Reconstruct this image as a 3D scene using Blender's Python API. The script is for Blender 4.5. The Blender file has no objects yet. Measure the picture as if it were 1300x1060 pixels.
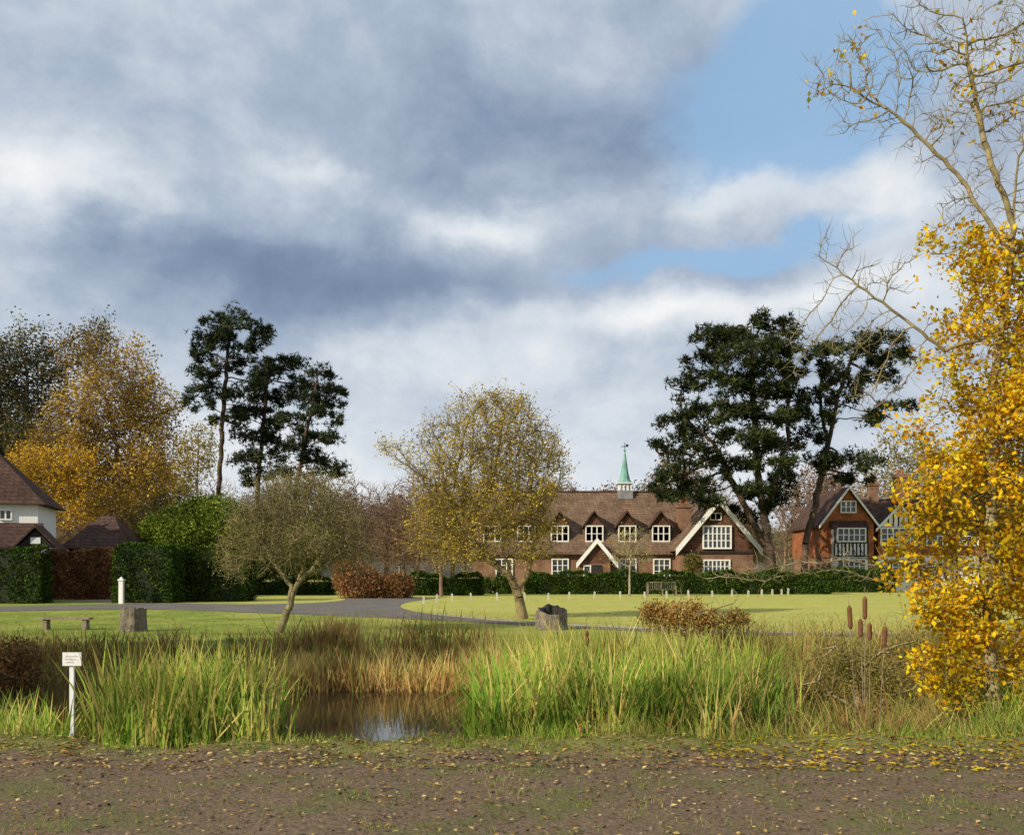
import bpy, math, random, time
import numpy as np
from mathutils import Vector, kdtree
T0=time.time()
random.seed(7); rng=np.random.default_rng(7)
F=1249.0; CX=650.0; HY=725.0; CH=1.7
scene=bpy.context.scene
def P(px,py,d): return np.array([(px-CX)/F*d, d, CH-(py-HY)/F*d])
def X(px,d): return (px-CX)/F*d
def Z(py,d): return CH-(py-HY)/F*d
def D(py): return CH*F/(py-HY)
def G(px,py):
    d=D(py); return (X(px,d),d)

# ------------------------------------------------------------------ nodes
class S:
    nt=None
    def __init__(s,o): s.o=o
    def _m(s,op,b=None,c=None):
        n=S.nt.nodes.new('ShaderNodeMath'); n.operation=op
        S.nt.links.new(s.o,n.inputs[0])
        for i,v in ((1,b),(2,c)):
            if v is None: continue
            if isinstance(v,S): S.nt.links.new(v.o,n.inputs[i])
            else: n.inputs[i].default_value=v
        return S(n.outputs[0])
    def __add__(s,b): return s._m('ADD',b)
    def __sub__(s,b): return s._m('SUBTRACT',b)
    def __mul__(s,b): return s._m('MULTIPLY',b)
    def __truediv__(s,b): return s._m('DIVIDE',b)
def clamp01(s):
    n=S.nt.nodes.new('ShaderNodeClamp'); S.nt.links.new(s.o,n.inputs[0]); return S(n.outputs[0])
def sstep(s,a,b):
    n=S.nt.nodes.new('ShaderNodeMapRange'); n.interpolation_type='SMOOTHSTEP'
    S.nt.links.new(s.o,n.inputs[0]); n.inputs[1].default_value=a; n.inputs[2].default_value=b
    return S(n.outputs[0])
def noise(vec,scale,detail=4,rough=.55,dist=0):
    n=S.nt.nodes.new('ShaderNodeTexNoise'); n.inputs['Scale'].default_value=scale
    n.inputs['Detail'].default_value=detail; n.inputs['Roughness'].default_value=rough
    n.inputs['Distortion'].default_value=dist
    if vec is not None: S.nt.links.new(vec,n.inputs['Vector'])
    return S(n.outputs['Fac'])
def mix(fac,a,b,mode='MIX'):
    n=S.nt.nodes.new('ShaderNodeMix'); n.data_type='RGBA'; n.blend_type=mode
    if isinstance(fac,S): S.nt.links.new(fac.o,n.inputs[0])
    else: n.inputs[0].default_value=fac
    for i,v in ((6,a),(7,b)):
        if isinstance(v,(tuple,list)): n.inputs[i].default_value=(*v[:3],1)
        else: S.nt.links.new(v.o if isinstance(v,S) else v,n.inputs[i])
    return S(n.outputs[2])
def ramp(fac,stops):
    n=S.nt.nodes.new('ShaderNodeValToRGB'); S.nt.links.new(fac.o,n.inputs[0])
    cr=n.color_ramp
    while len(cr.elements)<len(stops): cr.elements.new(.5)
    for e,(p,c) in zip(cr.elements,stops): e.position=p; e.color=(*c,1)
    return S(n.outputs[0])
def newmat(name):
    m=bpy.data.materials.new(name); m.use_nodes=True; nt=m.node_tree; nt.nodes.clear(); S.nt=nt
    out=nt.nodes.new('ShaderNodeOutputMaterial'); return m,nt,out
def principled(nt,out,col,rough=.8,bump=None,bs=.3,bd=.05,spec=.3):
    b=nt.nodes.new('ShaderNodeBsdfPrincipled'); b.inputs['Roughness'].default_value=rough
    b.inputs['Specular IOR Level'].default_value=spec
    if isinstance(col,S): nt.links.new(col.o,b.inputs['Base Color'])
    else: b.inputs['Base Color'].default_value=(*col,1)
    if bump is not None:
        bn=nt.nodes.new('ShaderNodeBump'); bn.inputs['Strength'].default_value=bs; bn.inputs['Distance'].default_value=bd
        nt.links.new(bump.o,bn.inputs['Height']); nt.links.new(bn.outputs[0],b.inputs['Normal'])
    nt.links.new(b.outputs[0],out.inputs[0]); return b
def objco():
    return S.nt.nodes.new('ShaderNodeTexCoord').outputs['Object']
def mat_noise(name,c1,c2,scale=2,rough=.8,bs=.3,bd=.03,spec=.25,c3=None):
    m,nt,out=newmat(name); co=objco()
    n=noise(co,scale,5,.65); n2=noise(co,scale*6,2,.6)
    c=mix(sstep(n,.35,.65),c1,c2)
    c=mix(sstep(n2,.45,.7)*.6,c,c3 if c3 else tuple(v*.55 for v in c1))
    principled(nt,out,c,rough,n2,bs,bd,spec); return m
def mat_bark(name,c1,c2,scale=2):
    m,nt,out=newmat(name); n=noise(objco(),scale,2,.6)
    d=nt.nodes.new('ShaderNodeBsdfDiffuse'); nt.links.new(mix(sstep(n,.35,.65),c1,c2).o,d.inputs[0]); nt.links.new(d.outputs[0],out.inputs[0]); return m
def mat_leaf(name,stops,trans=.35,scale=.6,dark=.55):
    m,nt,out=newmat(name)
    a=nt.nodes.new('ShaderNodeAttribute'); a.attribute_name='rnd'
    c=ramp(S(a.outputs['Fac']),stops)
    n=noise(objco(),scale,0)
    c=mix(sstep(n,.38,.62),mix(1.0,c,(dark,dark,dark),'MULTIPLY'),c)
    d=nt.nodes.new('ShaderNodeBsdfDiffuse'); nt.links.new(c.o,d.inputs[0])
    if trans<=.16:
        nt.links.new(d.outputs[0],out.inputs[0]); return m
    t=nt.nodes.new('ShaderNodeBsdfTranslucent'); ms=nt.nodes.new('ShaderNodeMixShader')
    nt.links.new(c.o,t.inputs[0]); ms.inputs[0].default_value=trans
    nt.links.new(d.outputs[0],ms.inputs[1]); nt.links.new(t.outputs[0],ms.inputs[2]); nt.links.new(ms.outputs[0],out.inputs[0])
    return m
def mat_tiles(name,c1,c2,mortar,bw=.35,bh=.22,ms=.02):
    m,nt,out=newmat(name); co=objco()
    sx=nt.nodes.new('ShaderNodeSeparateXYZ'); nt.links.new(co,sx.inputs[0])
    cb=nt.nodes.new('ShaderNodeCombineXYZ'); nt.links.new((S(sx.outputs[0])+S(sx.outputs[1])).o,cb.inputs[0]); nt.links.new(sx.outputs[2],cb.inputs[1])
    b=nt.nodes.new('ShaderNodeTexBrick'); nt.links.new(cb.outputs[0],b.inputs['Vector'])
    b.inputs['Scale'].default_value=1; b.inputs['Brick Width'].default_value=bw; b.inputs['Row Height'].default_value=bh
    b.inputs['Mortar Size'].default_value=ms; b.inputs['Color1'].default_value=(*c1,1); b.inputs['Color2'].default_value=(*c2,1); b.inputs['Mortar'].default_value=(*mortar,1)
    n=noise(co,.9,4,.65); n2=noise(co,7,2,.6)
    c=mix(sstep(n,.35,.7)*.75,S(b.outputs[0]),tuple(v*.42 for v in c1))
    c=mix(sstep(n2,.45,.7)*.5,c,c2)
    principled(nt,out,c,.9,S(b.outputs['Fac']),.4,-.03,.15); return m
def link(o,parent=None):
    scene.collection.objects.link(o)
    if parent: o.parent=parent
    return o
def empty(name):
    e=bpy.data.objects.new(name,None); e.empty_display_size=.3; return link(e)

def mesh_np(name,verts,k,mat,rnd=None,smooth=False,parent=None,nfaces=None,faces=None):
    me=bpy.data.meshes.new(name); verts=np.asarray(verts,dtype=np.float32)
    if faces is None: faces=np.arange(len(verts)).reshape(-1,k)
    faces=np.asarray(faces,dtype=np.int32); M=len(faces)
    me.vertices.add(len(verts)); me.vertices.foreach_set('co',verts.ravel())
    me.loops.add(M*k); me.loops.foreach_set('vertex_index',faces.ravel())
    me.polygons.add(M); me.polygons.foreach_set('loop_start',np.arange(0,M*k,k,dtype=np.int32))
    if smooth: me.polygons.foreach_set('use_smooth',np.ones(M,dtype=bool))
    me.update(calc_edges=True)
    if rnd is not None:
        a=me.attributes.new('rnd','FLOAT','POINT'); a.data.foreach_set('value',np.asarray(rnd,dtype=np.float32))
    me.materials.append(mat)
    return link(bpy.data.objects.new(name,me),parent)
def unit(v): return v/np.maximum(np.linalg.norm(v,axis=-1,keepdims=True),1e-9)
def tubes(name,p0,p1,r0,r1,k,mat,parent=None):
    p0=np.asarray(p0,float);p1=np.asarray(p1,float);r0=np.asarray(r0,float);r1=np.asarray(r1,float)
    n=len(p0); d=unit(p1-p0); up=np.where(np.abs(d[:,2:3])<.9,np.array([[0,0,1.]]),np.array([[1.,0,0]]))
    u=unit(np.cross(d,up)); v=np.cross(d,u)
    a=np.arange(k)/k*2*np.pi
    ring=u[:,None,:]*np.cos(a)[None,:,None]+v[:,None,:]*np.sin(a)[None,:,None]
    A=p0[:,None,:]+ring*r0[:,None,None]; B=p1[:,None,:]+ring*r1[:,None,None]
    V=np.concatenate([A,B],1).reshape(-1,3)
    base=(np.arange(n)*2*k)[:,None]; i=np.arange(k)[None,:]; j=(i+1)%k
    Fc=np.stack([base+i,base+j,base+k+j,base+k+i],-1).reshape(-1,4)
    return mesh_np(name,V,4,mat,None,True,parent,faces=Fc)
def leafquads(name,C,size,mat,parent=None,flat=0.0,aspect=.65,up=None):
    n=len(C); C=np.asarray(C,float)
    nrm=rng.normal(size=(n,3)); 
    if flat: nrm=nrm*(1-flat)+np.array([0,0,1.])*flat*2
    nrm=unit(nrm); t=unit(np.cross(nrm,rng.normal(size=(n,3)))); b=np.cross(nrm,t)
    s=(size*(.6+.8*rng.random(n)))[:,None]*.5
    fold=nrm*s*.25
    V=np.stack([C-t*s,C-b*s*aspect+fold,C+t*s,C+b*s*aspect+fold],1).reshape(-1,3)
    r=np.repeat(rng.random(n),4)
    return mesh_np(name,V,4,mat,r,False,parent)

# ------------------------------------------------------------------ trees
def blobpts(blobs,d,n,yr=.85,shell=.4):
    W=np.array([b[2]*b[3]*(b[4] if len(b)>4 else 1) for b in blobs],float); W/=W.sum()
    out=[]
    for b,w in zip(blobs,W):
        m=max(1,int(round(n*w))); c=P(b[0],b[1],d); s=d/F
        c[1]+=(b[5] if len(b)>5 else 0)
        dr=unit(rng.normal(size=(m,3))); rr=(rng.random(m)**shell)[:,None]
        out.append(c+dr*rr*np.array([b[2]*s,max(b[2],b[3])*s*yr,b[3]*s]))
    return np.concatenate(out)
def colonize(paths,attrs,step,kill,iters=90,jit=.25):
    nodes=[];par=[]
    for path in paths:
        last=-1
        if nodes:
            q=np.array(path[0]); last=int(np.argmin(np.linalg.norm(np.array(nodes)-q,axis=1)))
        for a,b in zip(path[:-1],path[1:]):
            a=np.array(a,float);b=np.array(b,float);k=max(1,int(np.linalg.norm(b-a)/step))
            for i in range(k):
                if last==-1 and not nodes: nodes.append(a); par.append(-1); last=0; continue
                nodes.append(a+(b-a)*(i+1)/k+rng.normal(size=3)*step*.08); par.append(last); last=len(nodes)-1
    A=np.array(attrs); n=len(A); best=np.full(n,1e9); bi=np.zeros(n,int); alive=np.ones(n,bool)
    new=list(range(len(nodes)))
    for it in range(iters):
        if not new: break
        NP=np.array([nodes[i] for i in new]); idx=np.nonzero(alive)[0]
        if len(idx)==0: break
        kd=kdtree.KDTree(len(NP))
        for i,c in enumerate(NP): kd.insert(c,i)
        kd.balance()
        for i in idx:
            _,j,ds=kd.find(A[i])
            if ds<best[i]: best[i]=ds; bi[i]=new[j]
        alive&=best>kill; idx=np.nonzero(alive)[0]
        if len(idx)==0: break
        NN=np.array(nodes); acc={}
        dirs=unit(A[idx]-NN[bi[idx]])
        for i,dv in zip(bi[idx],dirs):
            acc[i]=acc.get(i,0)+dv
        new=[]
        for i,dv in acc.items():
            dv=unit(dv)+rng.normal(size=3)*jit; dv=dv/np.linalg.norm(dv)
            if par[i]>=0: dv=dv+unit(NN[i]-NN[par[i]])*.35; dv/=np.linalg.norm(dv)
            nodes.append(NN[i]+dv*step); par.append(i); new.append(len(nodes)-1)
    return np.array(nodes),np.array(par)
def radii(nodes,par,tip,ex=2.3):
    n=len(nodes); acc=np.zeros(n); ch=np.zeros(n,int)
    for i in range(n-1,0,-1):
        if acc[i]==0: acc[i]=tip**ex
        acc[par[i]]+=acc[i]; ch[par[i]]+=1
    return acc**(1/ex),ch
def tree(name,paths,attrs,step,kill,tip,bark,twigs=3,twl=.4,twr=.006,leafmat=None,leaves=0,lsize=.1,lspread=.2,leaffilter=None,flare=1.35,parent=None,ex=2.3,iters=90,upb=.3,trmin=0):
    N,Pr=colonize(paths,attrs,step,kill,iters); R,ch=radii(N,Pr,tip,ex)
    base=N[0][2]; 
    R=R*(1+ (flare-1)*np.clip(1-(N[:,2]-base)/(step*4+.3),0,1))
    i=np.arange(1,len(N)); p0=N[Pr[i]];p1=N[i]; r1=R[i]; r0=np.minimum(R[Pr[i]],r1*1.35+.003)
    thick=r1>tip*4
    segs=[(p0[thick],p1[thick],r0[thick],r1[thick],8),(p0[~thick],p1[~thick],r0[~thick],r1[~thick],4)]
    root=tubes(name,*segs[0],bark,parent)
    if (~thick).any(): tubes('branches',*segs[1],bark,root)
    thin=np.nonzero((R<tip*3.2)&(np.arange(len(N))>0)&(N[:,2]>base+trmin))[0]
    tp=N[thin]
    if twigs:
        m=len(thin)*twigs; src=np.repeat(thin,twigs)
        dr=unit(N[src]-N[Pr[src]]); dv=unit(dr*.6+rng.normal(size=(m,3))*.6+np.array([0,0,upb]))
        L=(twl*(.4+.9*rng.random(m)))[:,None]
        a=N[src]; b=a+dv*L*.5; c=b+unit(dv+rng.normal(size=(m,3))*.45)*L*.5
        tubes('twigs',np.concatenate([a,b]),np.concatenate([b,c]),np.full(2*m,twr),np.concatenate([np.full(m,twr*.8),np.full(m,twr*.35)]),3,bark,root)
        tp=np.concatenate([b,c])
    if leafmat and leaves:
        if leaffilter is not None: tp=tp[leaffilter(tp)]
        if len(tp):
            s=tp[rng.integers(0,len(tp),leaves)]+rng.normal(size=(leaves,3))*lspread
            leafquads('leaves',s,lsize,leafmat,root)
    return root
def needles(name,C,L,W,mat,parent,per=10,up=.6):
    n=len(C)*per; src=np.repeat(C,per,axis=0); tr=np.repeat(rng.random(len(C)),per)
    dv=unit(rng.normal(size=(n,3))+np.array([0,0,up])); sd=unit(np.cross(dv,rng.normal(size=(n,3))))
    l=(L*(.6+.7*rng.random(n)))[:,None]
    V=np.stack([src-sd*W,src+sd*W,src+dv*l],1).reshape(-1,3)
    r=np.repeat(np.clip(tr*.7+.3*rng.random(n),0,1),3)
    return mesh_np(name,V,3,mat,r,False,parent)
def pine(name,d,paths,pads,bark,nm,sub=9,tufts=26,yr=.8,tip=.035,L=.42,W=.045,per=7,pr=12,fl=.72):
    subs=[]; s=d/F
    for b in pads:
        c=P(b[0],b[1],d); c[1]+=(b[4] if len(b)>4 else rng.normal()*b[2]*s*.7)
        k=max(6,int(sub*b[2]*b[3]/450))
        dr=unit(rng.normal(size=(k,3))); rr=(rng.random(k)**.4)[:,None]
        q=c+dr*rr*np.array([b[2]*1.08,b[2]*yr,b[3]])*s; subs.append(q)
    subs=np.concatenate(subs)
    root=tree(name,paths,subs,.5,.6,tip,bark,twigs=0,ex=2.25,iters=80)
    m=len(subs)*tufts; src=np.repeat(subs,tufts,axis=0)
    sz=np.repeat(.5+.8*rng.random(len(subs)),tufts)[:,None]
    dr=unit(rng.normal(size=(m,3))); q=src+dr*(rng.random(m)**.6)[:,None]*np.array([1.0,1.0,fl])*(pr*s)*sz
    needles('needles',q,L,W,nm,root,per)
    return root

# ------------------------------------------------------------------ materials
bark=mat_bark('bark',(.14,.115,.08),(.24,.20,.14),3)
bark_pale=mat_bark('bark_pale',(.24,.21,.15),(.36,.31,.22),3)
bark_lichen=mat_bark('bark_lichen',(.20,.165,.08),(.34,.28,.15),4)
bark_haw=mat_bark('bark_hawthorn',(.15,.115,.06),(.27,.21,.10),4)
bark_apple=mat_bark('bark_apple',(.17,.14,.075),(.31,.26,.14),4)
bark_pine=mat_bark('bark_pine',(.05,.04,.03),(.12,.08,.06),1.2)
bark_red=mat_bark('bark_reddish',(.17,.11,.08),(.27,.18,.13),2)
needle=mat_leaf('pine_needles',[(0,(.012,.020,.010)),(.5,(.036,.050,.020)),(1,(.13,.14,.05))],.15,.4,.45)
needle_b=mat_leaf('pine_needles_blue',[(0,(.014,.026,.016)),(.5,(.042,.060,.030)),(1,(.13,.15,.065))],.15,.4,.45)
lf_gold=mat_leaf('hawthorn_leaves',[(0,(.30,.20,.04)),(.35,(.60,.42,.06)),(.75,(.80,.60,.10)),(1,(.48,.48,.09))],.35,.9,.6)
lf_yellow=mat_leaf('maple_leaves',[(0,(.45,.20,.02)),(.22,(.78,.42,.015)),(.65,(.92,.66,.02)),(.9,(.95,.80,.06)),(1,(.50,.52,.05))],.4,1.6,.6)
lf_orange=mat_leaf('autumn_oak_leaves',[(0,(.28,.14,.03)),(.4,(.62,.34,.04)),(.8,(.88,.56,.045)),(1,(.38,.34,.07))],.3,.25,.55)
lf_oak=mat_leaf('oak_leaves',[(0,(.26,.15,.04)),(.4,(.52,.32,.06)),(.8,(.74,.50,.08)),(1,(.34,.32,.09))],.3,.2,.5)
lf_rust=mat_leaf('rust_leaves',[(0,(.10,.055,.03)),(.5,(.26,.13,.05)),(1,(.38,.22,.08))],.3,.4,.6)
lf_rose=mat_leaf('rose_bush_leaves',[(0,(.20,.12,.04)),(.5,(.46,.28,.08)),(.85,(.60,.42,.12)),(1,(.48,.16,.05))],.3,.9,.7)
lf_olive=mat_leaf('olive_leaves',[(0,(.10,.10,.03)),(.5,(.24,.23,.06)),(1,(.44,.34,.09))],.3,.4,.6)
lf_dkgreen=mat_leaf('conifer_foliage',[(0,(.04,.05,.025)),(.5,(.12,.12,.045)),(1,(.28,.22,.07))],.2,.3,.55)
lf_laurel=mat_leaf('laurel_leaves',[(0,(.07,.12,.02)),(.5,(.19,.26,.035)),(1,(.38,.42,.08))],.25,.5,.45)
lf_yew=mat_leaf('yew_hedge_leaves',[(0,(.014,.034,.008)),(.5,(.040,.078,.012)),(1,(.11,.16,.024))],.15,1.2,.65)
lf_beech=mat_leaf('beech_hedge_leaves',[(0,(.17,.07,.035)),(.5,(.36,.17,.075)),(1,(.50,.27,.11))],.25,1,.7)
lf_litter=mat_leaf('fallen_leaves',[(0,(.12,.06,.03)),(.4,(.30,.17,.06)),(.75,(.50,.34,.10)),(1,(.64,.50,.22))],.1,2,.9)
bl_green=mat_leaf('reed_blades_green',[(0,(.46,.38,.10)),(.15,(.20,.34,.04)),(.5,(.26,.44,.06)),(.78,(.42,.52,.08)),(1,(.74,.60,.18))],.35,.9,.5)
bl_yel=mat_leaf('reed_blades_dry',[(0,(.38,.19,.07)),(.5,(.62,.38,.13)),(.85,(.78,.58,.22)),(1,(.40,.46,.10))],.3,.8,.55)
bl_brown=mat_leaf('dry_grass_blades',[(0,(.19,.11,.045)),(.5,(.38,.25,.08)),(.85,(.56,.43,.15)),(1,(.26,.32,.07))],.25,.8,.6)
bl_grass=mat_leaf('grass_blades',[(0,(.12,.18,.03)),(.5,(.22,.31,.045)),(.85,(.33,.39,.07)),(1,(.45,.37,.13))],.25,.8,.65)
white=mat_noise('white_paint',(.76,.75,.71),(.82,.81,.77),3,.6,.1,.01,.3,(.64,.63,.58))
m_glass,nt,out=newmat('window_glass'); principled(nt,out,mix(sstep(noise(objco(),1.5),.4,.6),(.02,.025,.03),(.06,.07,.08)),.12,spec=.6)
roof=mat_tiles('clay_roof_tiles',(.17,.105,.068),(.25,.165,.11),(.08,.055,.04))
roof_dk=mat_tiles('dark_roof_tiles',(.075,.042,.034),(.115,.066,.05),(.035,.022,.018))
tilehung=mat_tiles('tile_hanging',(.12,.058,.036),(.19,.095,.057),(.06,.03,.02),.3,.2)
tileor=mat_tiles('orange_tile_hanging',(.34,.11,.045),(.45,.17,.07),(.12,.05,.03),.3,.2)
brick=mat_tiles('red_brick',(.22,.105,.065),(.30,.155,.095),(.23,.19,.14),.3,.1,.012)
timber=mat_noise('black_timber',(.02,.018,.015),(.04,.035,.03),4)
verd=mat_noise('verdigris_copper',(.14,.33,.28),(.24,.45,.39),2,.6)
wood=mat_noise('weathered_wood',(.20,.16,.11),(.33,.27,.19),4)
postm=mat_noise('pale_weathered_post',(.42,.39,.32),(.56,.52,.44),4)
stumpm=mat_noise('stump_wood',(.12,.10,.08),(.26,.21,.16),5,.95,.7,.05)
leadm=mat_noise('lead_grey',(.2,.2,.21),(.28,.28,.29),3)
cat=mat_noise('bulrush_head',(.14,.06,.025),(.2,.09,.035),30)
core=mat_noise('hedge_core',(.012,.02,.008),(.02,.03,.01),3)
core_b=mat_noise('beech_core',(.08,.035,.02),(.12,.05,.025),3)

# ------------------------------------------------------------------ ground
def sm(a,b,x):
    t=np.clip((x-a)/(b-a),0,1); return t*t*(3-2*t)
def gh(x,y):
    x=np.asarray(x,float);y=np.asarray(y,float)
    wob=.35*np.sin(x*.9+1)+.2*np.sin(x*2.3)
    q=(np.abs((x+3.2)/9.6))**4+(np.abs((y-14.1-wob*.5)/4.25))**4
    pond=1-sm(.55,1.25,q)
    h=-.75*pond
    near=(1-sm(20,26,y))*(.35+.65*sm(8.45,9.0,y))
    h=h+near*(.02*np.sin(x*3.1+y*1.7)+.015*np.sin(x*7.3-y*5.1)+.01*np.sin(x*13+y*11)+.012)
    h=h+.05*np.exp(-((y-9.65)/.3)**2)*(1-pond)
    return h
def geo(a,b,s,g):
    v=[a];st=s
    while v[-1]<b: v.append(v[-1]+st); st*=g
    return v
xs=np.array([-v for v in geo(12,1500,.3,1.12)][::-1]+list(np.arange(-11.9,12,.11))+geo(12,1500,.3,1.12))
ys=np.array([-v for v in geo(-3,400,.6,1.3)][::-1]+list(np.arange(3.1,22,.11))+geo(22,2500,.3,1.1))
gx,gy=np.meshgrid(xs,ys); gz=gh(gx,gy)
V=np.stack([gx,gy,gz],-1).reshape(-1,3); nx=len(xs); ny=len(ys)
ii,jj=np.meshgrid(np.arange(nx-1),np.arange(ny-1)); b=(jj*nx+ii).ravel()
Fc=np.stack([b,b+1,b+nx+1,b+nx],-1)
m,nt,out=newmat('ground_grass_and_earth'); co=objco()
sp=nt.nodes.new('ShaderNodeSeparateXYZ'); nt.links.new(co,sp.inputs[0]); gxs,gys,gzs=[S(o) for o in sp.outputs]
nA=noise(co,.35,4,.6); nB=noise(co,3,4,.65); nC=noise(co,22,4,.7); nE=noise(co,1.1,3,.6)
green=mix(sstep(nA,.38,.62),(.17,.24,.032),(.31,.34,.065))
green=mix(sstep(nB,.4,.7)*.6,green,(.40,.36,.09))
green=mix(sstep(nE,.42,.62)*.45,green,(.12,.18,.028))
green=mix(sstep(nC,.5,.75)*.5,green,(.08,.11,.02))
yel=mix(sstep(nB,.35,.7),(.50,.46,.12),(.38,.40,.08))
stripe=clamp01((S((gys*.9+gxs*.12)._m('SINE').o)*.5+.5))
yel=mix(stripe*.3,yel,(.56,.50,.16))
yel=mix(sstep(nE,.42,.65)*.4,yel,(.28,.31,.065))
yel=mix(sstep(nC,.5,.75)*.35,yel,(.20,.21,.05))
lawn=mix(sstep(gys*.05+gxs*.06+nA*.8,1.45,2.45),green,yel)
dirt=mix(sstep(nC,.35,.65),(.12,.082,.052),(.23,.16,.105)); dirt=mix(sstep(nB,.45,.65)*.6,dirt,(.17,.13,.08)); dirt=mix(sstep(nE,.48,.62)*.55,dirt,(.13,.14,.045))
nd=(nB-.5)*1.6
fm=sstep(gys+nd,8.9,9.5)
c=mix(fm,dirt,mix(sstep(nC,.4,.6),(.16,.20,.035),(.24,.17,.08)))
c=mix(sstep(gys+nd,18.3,20.2),c,lawn)
mud=sstep(gzs*-1.0,.12,.3); c=mix(mud,c,(.035,.025,.015))
principled(nt,out,c,.95,nC,.6,.05,.1)
ground=mesh_np('ground',V,4,m,None,True,faces=Fc)
m,nt,out=newmat('pond_water'); co=objco()
bs=principled(nt,out,(.022,.016,.009),.03,noise(co,6,2,.5),.07,.02,.5); bs.inputs['IOR'].default_value=1.33
mesh_np('pond_water',[(-14,9,-.30),(8,9,-.30),(8,19,-.30),(-14,19,-.30)],4,m)
asph=mat_noise('asphalt_road',(.12,.11,.10),(.17,.155,.14),.6,.9,.3,.01,.2,(.22,.18,.12))
pathm=mat_noise('gravel_path',(.27,.20,.15),(.36,.27,.2),.6,.9,.3,.01,.2,(.22,.2,.08))
def sheet(name,pts,z,mat):
    me=bpy.data.meshes.new(name); me.from_pydata([(x,y,z) for x,y in pts],[],[tuple(range(len(pts)))]); me.materials.append(mat); me.update()
    return link(bpy.data.objects.new(name,me))
def smooth_poly(p,n=4):
    out=[];L=len(p)
    for i in range(L-1):
        p0=np.array(p[max(i-1,0)]);p1=np.array(p[i]);p2=np.array(p[i+1]);p3=np.array(p[min(i+2,L-1)])
        for t in np.arange(n)/n:
            out.append(tuple(.5*((2*p1)+(-p0+p2)*t+(2*p0-5*p1+4*p2-p3)*t*t+(-p0+3*p1-3*p2+p3)*t**3)))
    out.append(tuple(p[-1])); return out
lower=smooth_poly([G(*q) for q in [(-200,781),(60,775),(210,774),(330,778),(430,782),(520,786),(640,792),(760,799),(950,806),(1110,808.5),(1300,810),(1600,811)]])
upper=smooth_poly([G(*q) for q in [(1600,806.5),(1300,806),(1110,805),(950,802.5),(760,795.5),(650,789),(580,783),(530,777),(508,770),(520,764),(560,759)]])
upper2=smooth_poly([G(*q) for q in [(440,759),(430,763),(380,766),(300,767),(200,766),(60,769),(-200,772)]])
sheet('road',lower+upper+upper2,.012,asph)
sheet('footpath',smooth_poly([G(*q) for q in [(-150,764),(60,762),(150,766),(205,765.5)]])+smooth_poly([G(*q) for q in [(170,757),(140,752),(105,752),(110,757),(60,757.5),(-150,758)]]),.008,pathm)
def ribbon_box(name,line,w,h,mat):
    vs=[];fs=[]
    L=[np.array(p) for p in line]
    for i,p in enumerate(L):
        t=L[min(i+1,len(L)-1)]-L[max(i-1,0)]; t=t/np.linalg.norm(t); n=np.array([-t[1],t[0]])*w/2
        vs+=[(*(p-n),-.02),(*(p-n),h),(*(p+n),h),(*(p+n),-.02)]
    for i in range(len(L)-1):
        for k in range(3): fs.append((i*4+k,i*4+k+1,i*4+4+k+1,i*4+4+k))
    return mesh_np(name,vs,4,mat,faces=fs)
kerbm=mat_noise('kerb_stone',(.22,.20,.16),(.30,.27,.22),2)
ribbon_box('kerb',upper[:-14],.12,.05,kerbm)

# ------------------------------------------------------------------ grass, reeds
def blades(name,bx,by,H,W,mat,lean=.35,parent=None,rb=None,zoff=0):
    n=len(bx); z=gh(bx,by)+zoff; base=np.stack([bx,by,z],-1)
    a=rng.random(n)*2*np.pi; ld=np.stack([np.cos(a),np.sin(a),np.zeros(n)],-1)*(lean*(.2+rng.random(n)**1.5*1.2)*H)[:,None]
    a2=rng.random(n)*np.pi; sd=np.stack([np.cos(a2),np.sin(a2)*.4,np.zeros(n)],-1)
    lv=[]; droop=(rng.random(n)<.15)
    for t,w in ((0,.8),(.4,1),(.75,.7),(1,.06)):
        zz=H*t; zz=np.where(droop&(t==1),H*.62,zz)
        c=base+ld*(t**1.8)*np.where(droop,1.7,1)[:,None]; c[:,2]+=zz*(1-.12*lean*t)
        lv.append(c-sd*(W*w)[:,None]/2); lv.append(c+sd*(W*w)[:,None]/2)
    V=np.stack(lv,1).reshape(-1,3); b0=(np.arange(n)*8)[:,None]
    Fc=np.concatenate([b0+np.array([0,1,3,2]),b0+np.array([2,3,5,4]),b0+np.array([4,5,7,6])],1).reshape(-1,4)
    r=rng.random(n) if rb is None else np.clip(rb+rng.normal(size=n)*.2,0,1)
    return mesh_np(name,V,4,mat,np.repeat(r,8),False,parent,faces=Fc)
def clumps(px0,px1,d0,d1,nc,per,sig):
    d=d0+(d1-d0)*rng.random(nc); px=px0+(px1-px0)*rng.random(nc)
    x=X(px,d); x=np.repeat(x,per)+rng.normal(size=nc*per)*sig; y=np.repeat(d,per)+rng.normal(size=nc*per)*sig*.7
    return x,y,np.repeat(rng.random(nc),per)
def reedbed(name,px0,px1,d0,d1,nc,per,sig,h0,h1,w,mat,lean=.3,cv=.3,parent=None,zoff=0):
    x,y,cr=clumps(px0,px1,d0,d1,nc,per,sig)
    H=(h0+(h1-h0)*rng.random(len(x)))*(1-cv+cv*cr*1.3)
    return blades(name,x,y,H,w*(.6+.8*rng.random(len(x))),mat,lean,parent,cr,zoff)
reedbed('reed_bed',140,335,11.2,13,62,42,.15,.95,1.65,.03,bl_green,.34,.4)
reedbed('reed_bed',-20,80,11.2,13,24,26,.13,.55,1.05,.024,bl_green,.4)
reedbed('reed_bed',130,340,12.2,14,24,25,.2,.7,1.15,.022,bl_yel,.4)
reedbed('reed_bed',625,960,11.6,15.2,170,46,.19,1.0,1.75,.03,bl_green,.36,.42)
reedbed('reed_bed',640,980,11.3,15,44,36,.22,.8,1.5,.024,bl_yel,.4)
reedbed('reed_bed',612,980,11.0,13,74,24,.17,.45,.9,.024,bl_green,.55)
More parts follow.
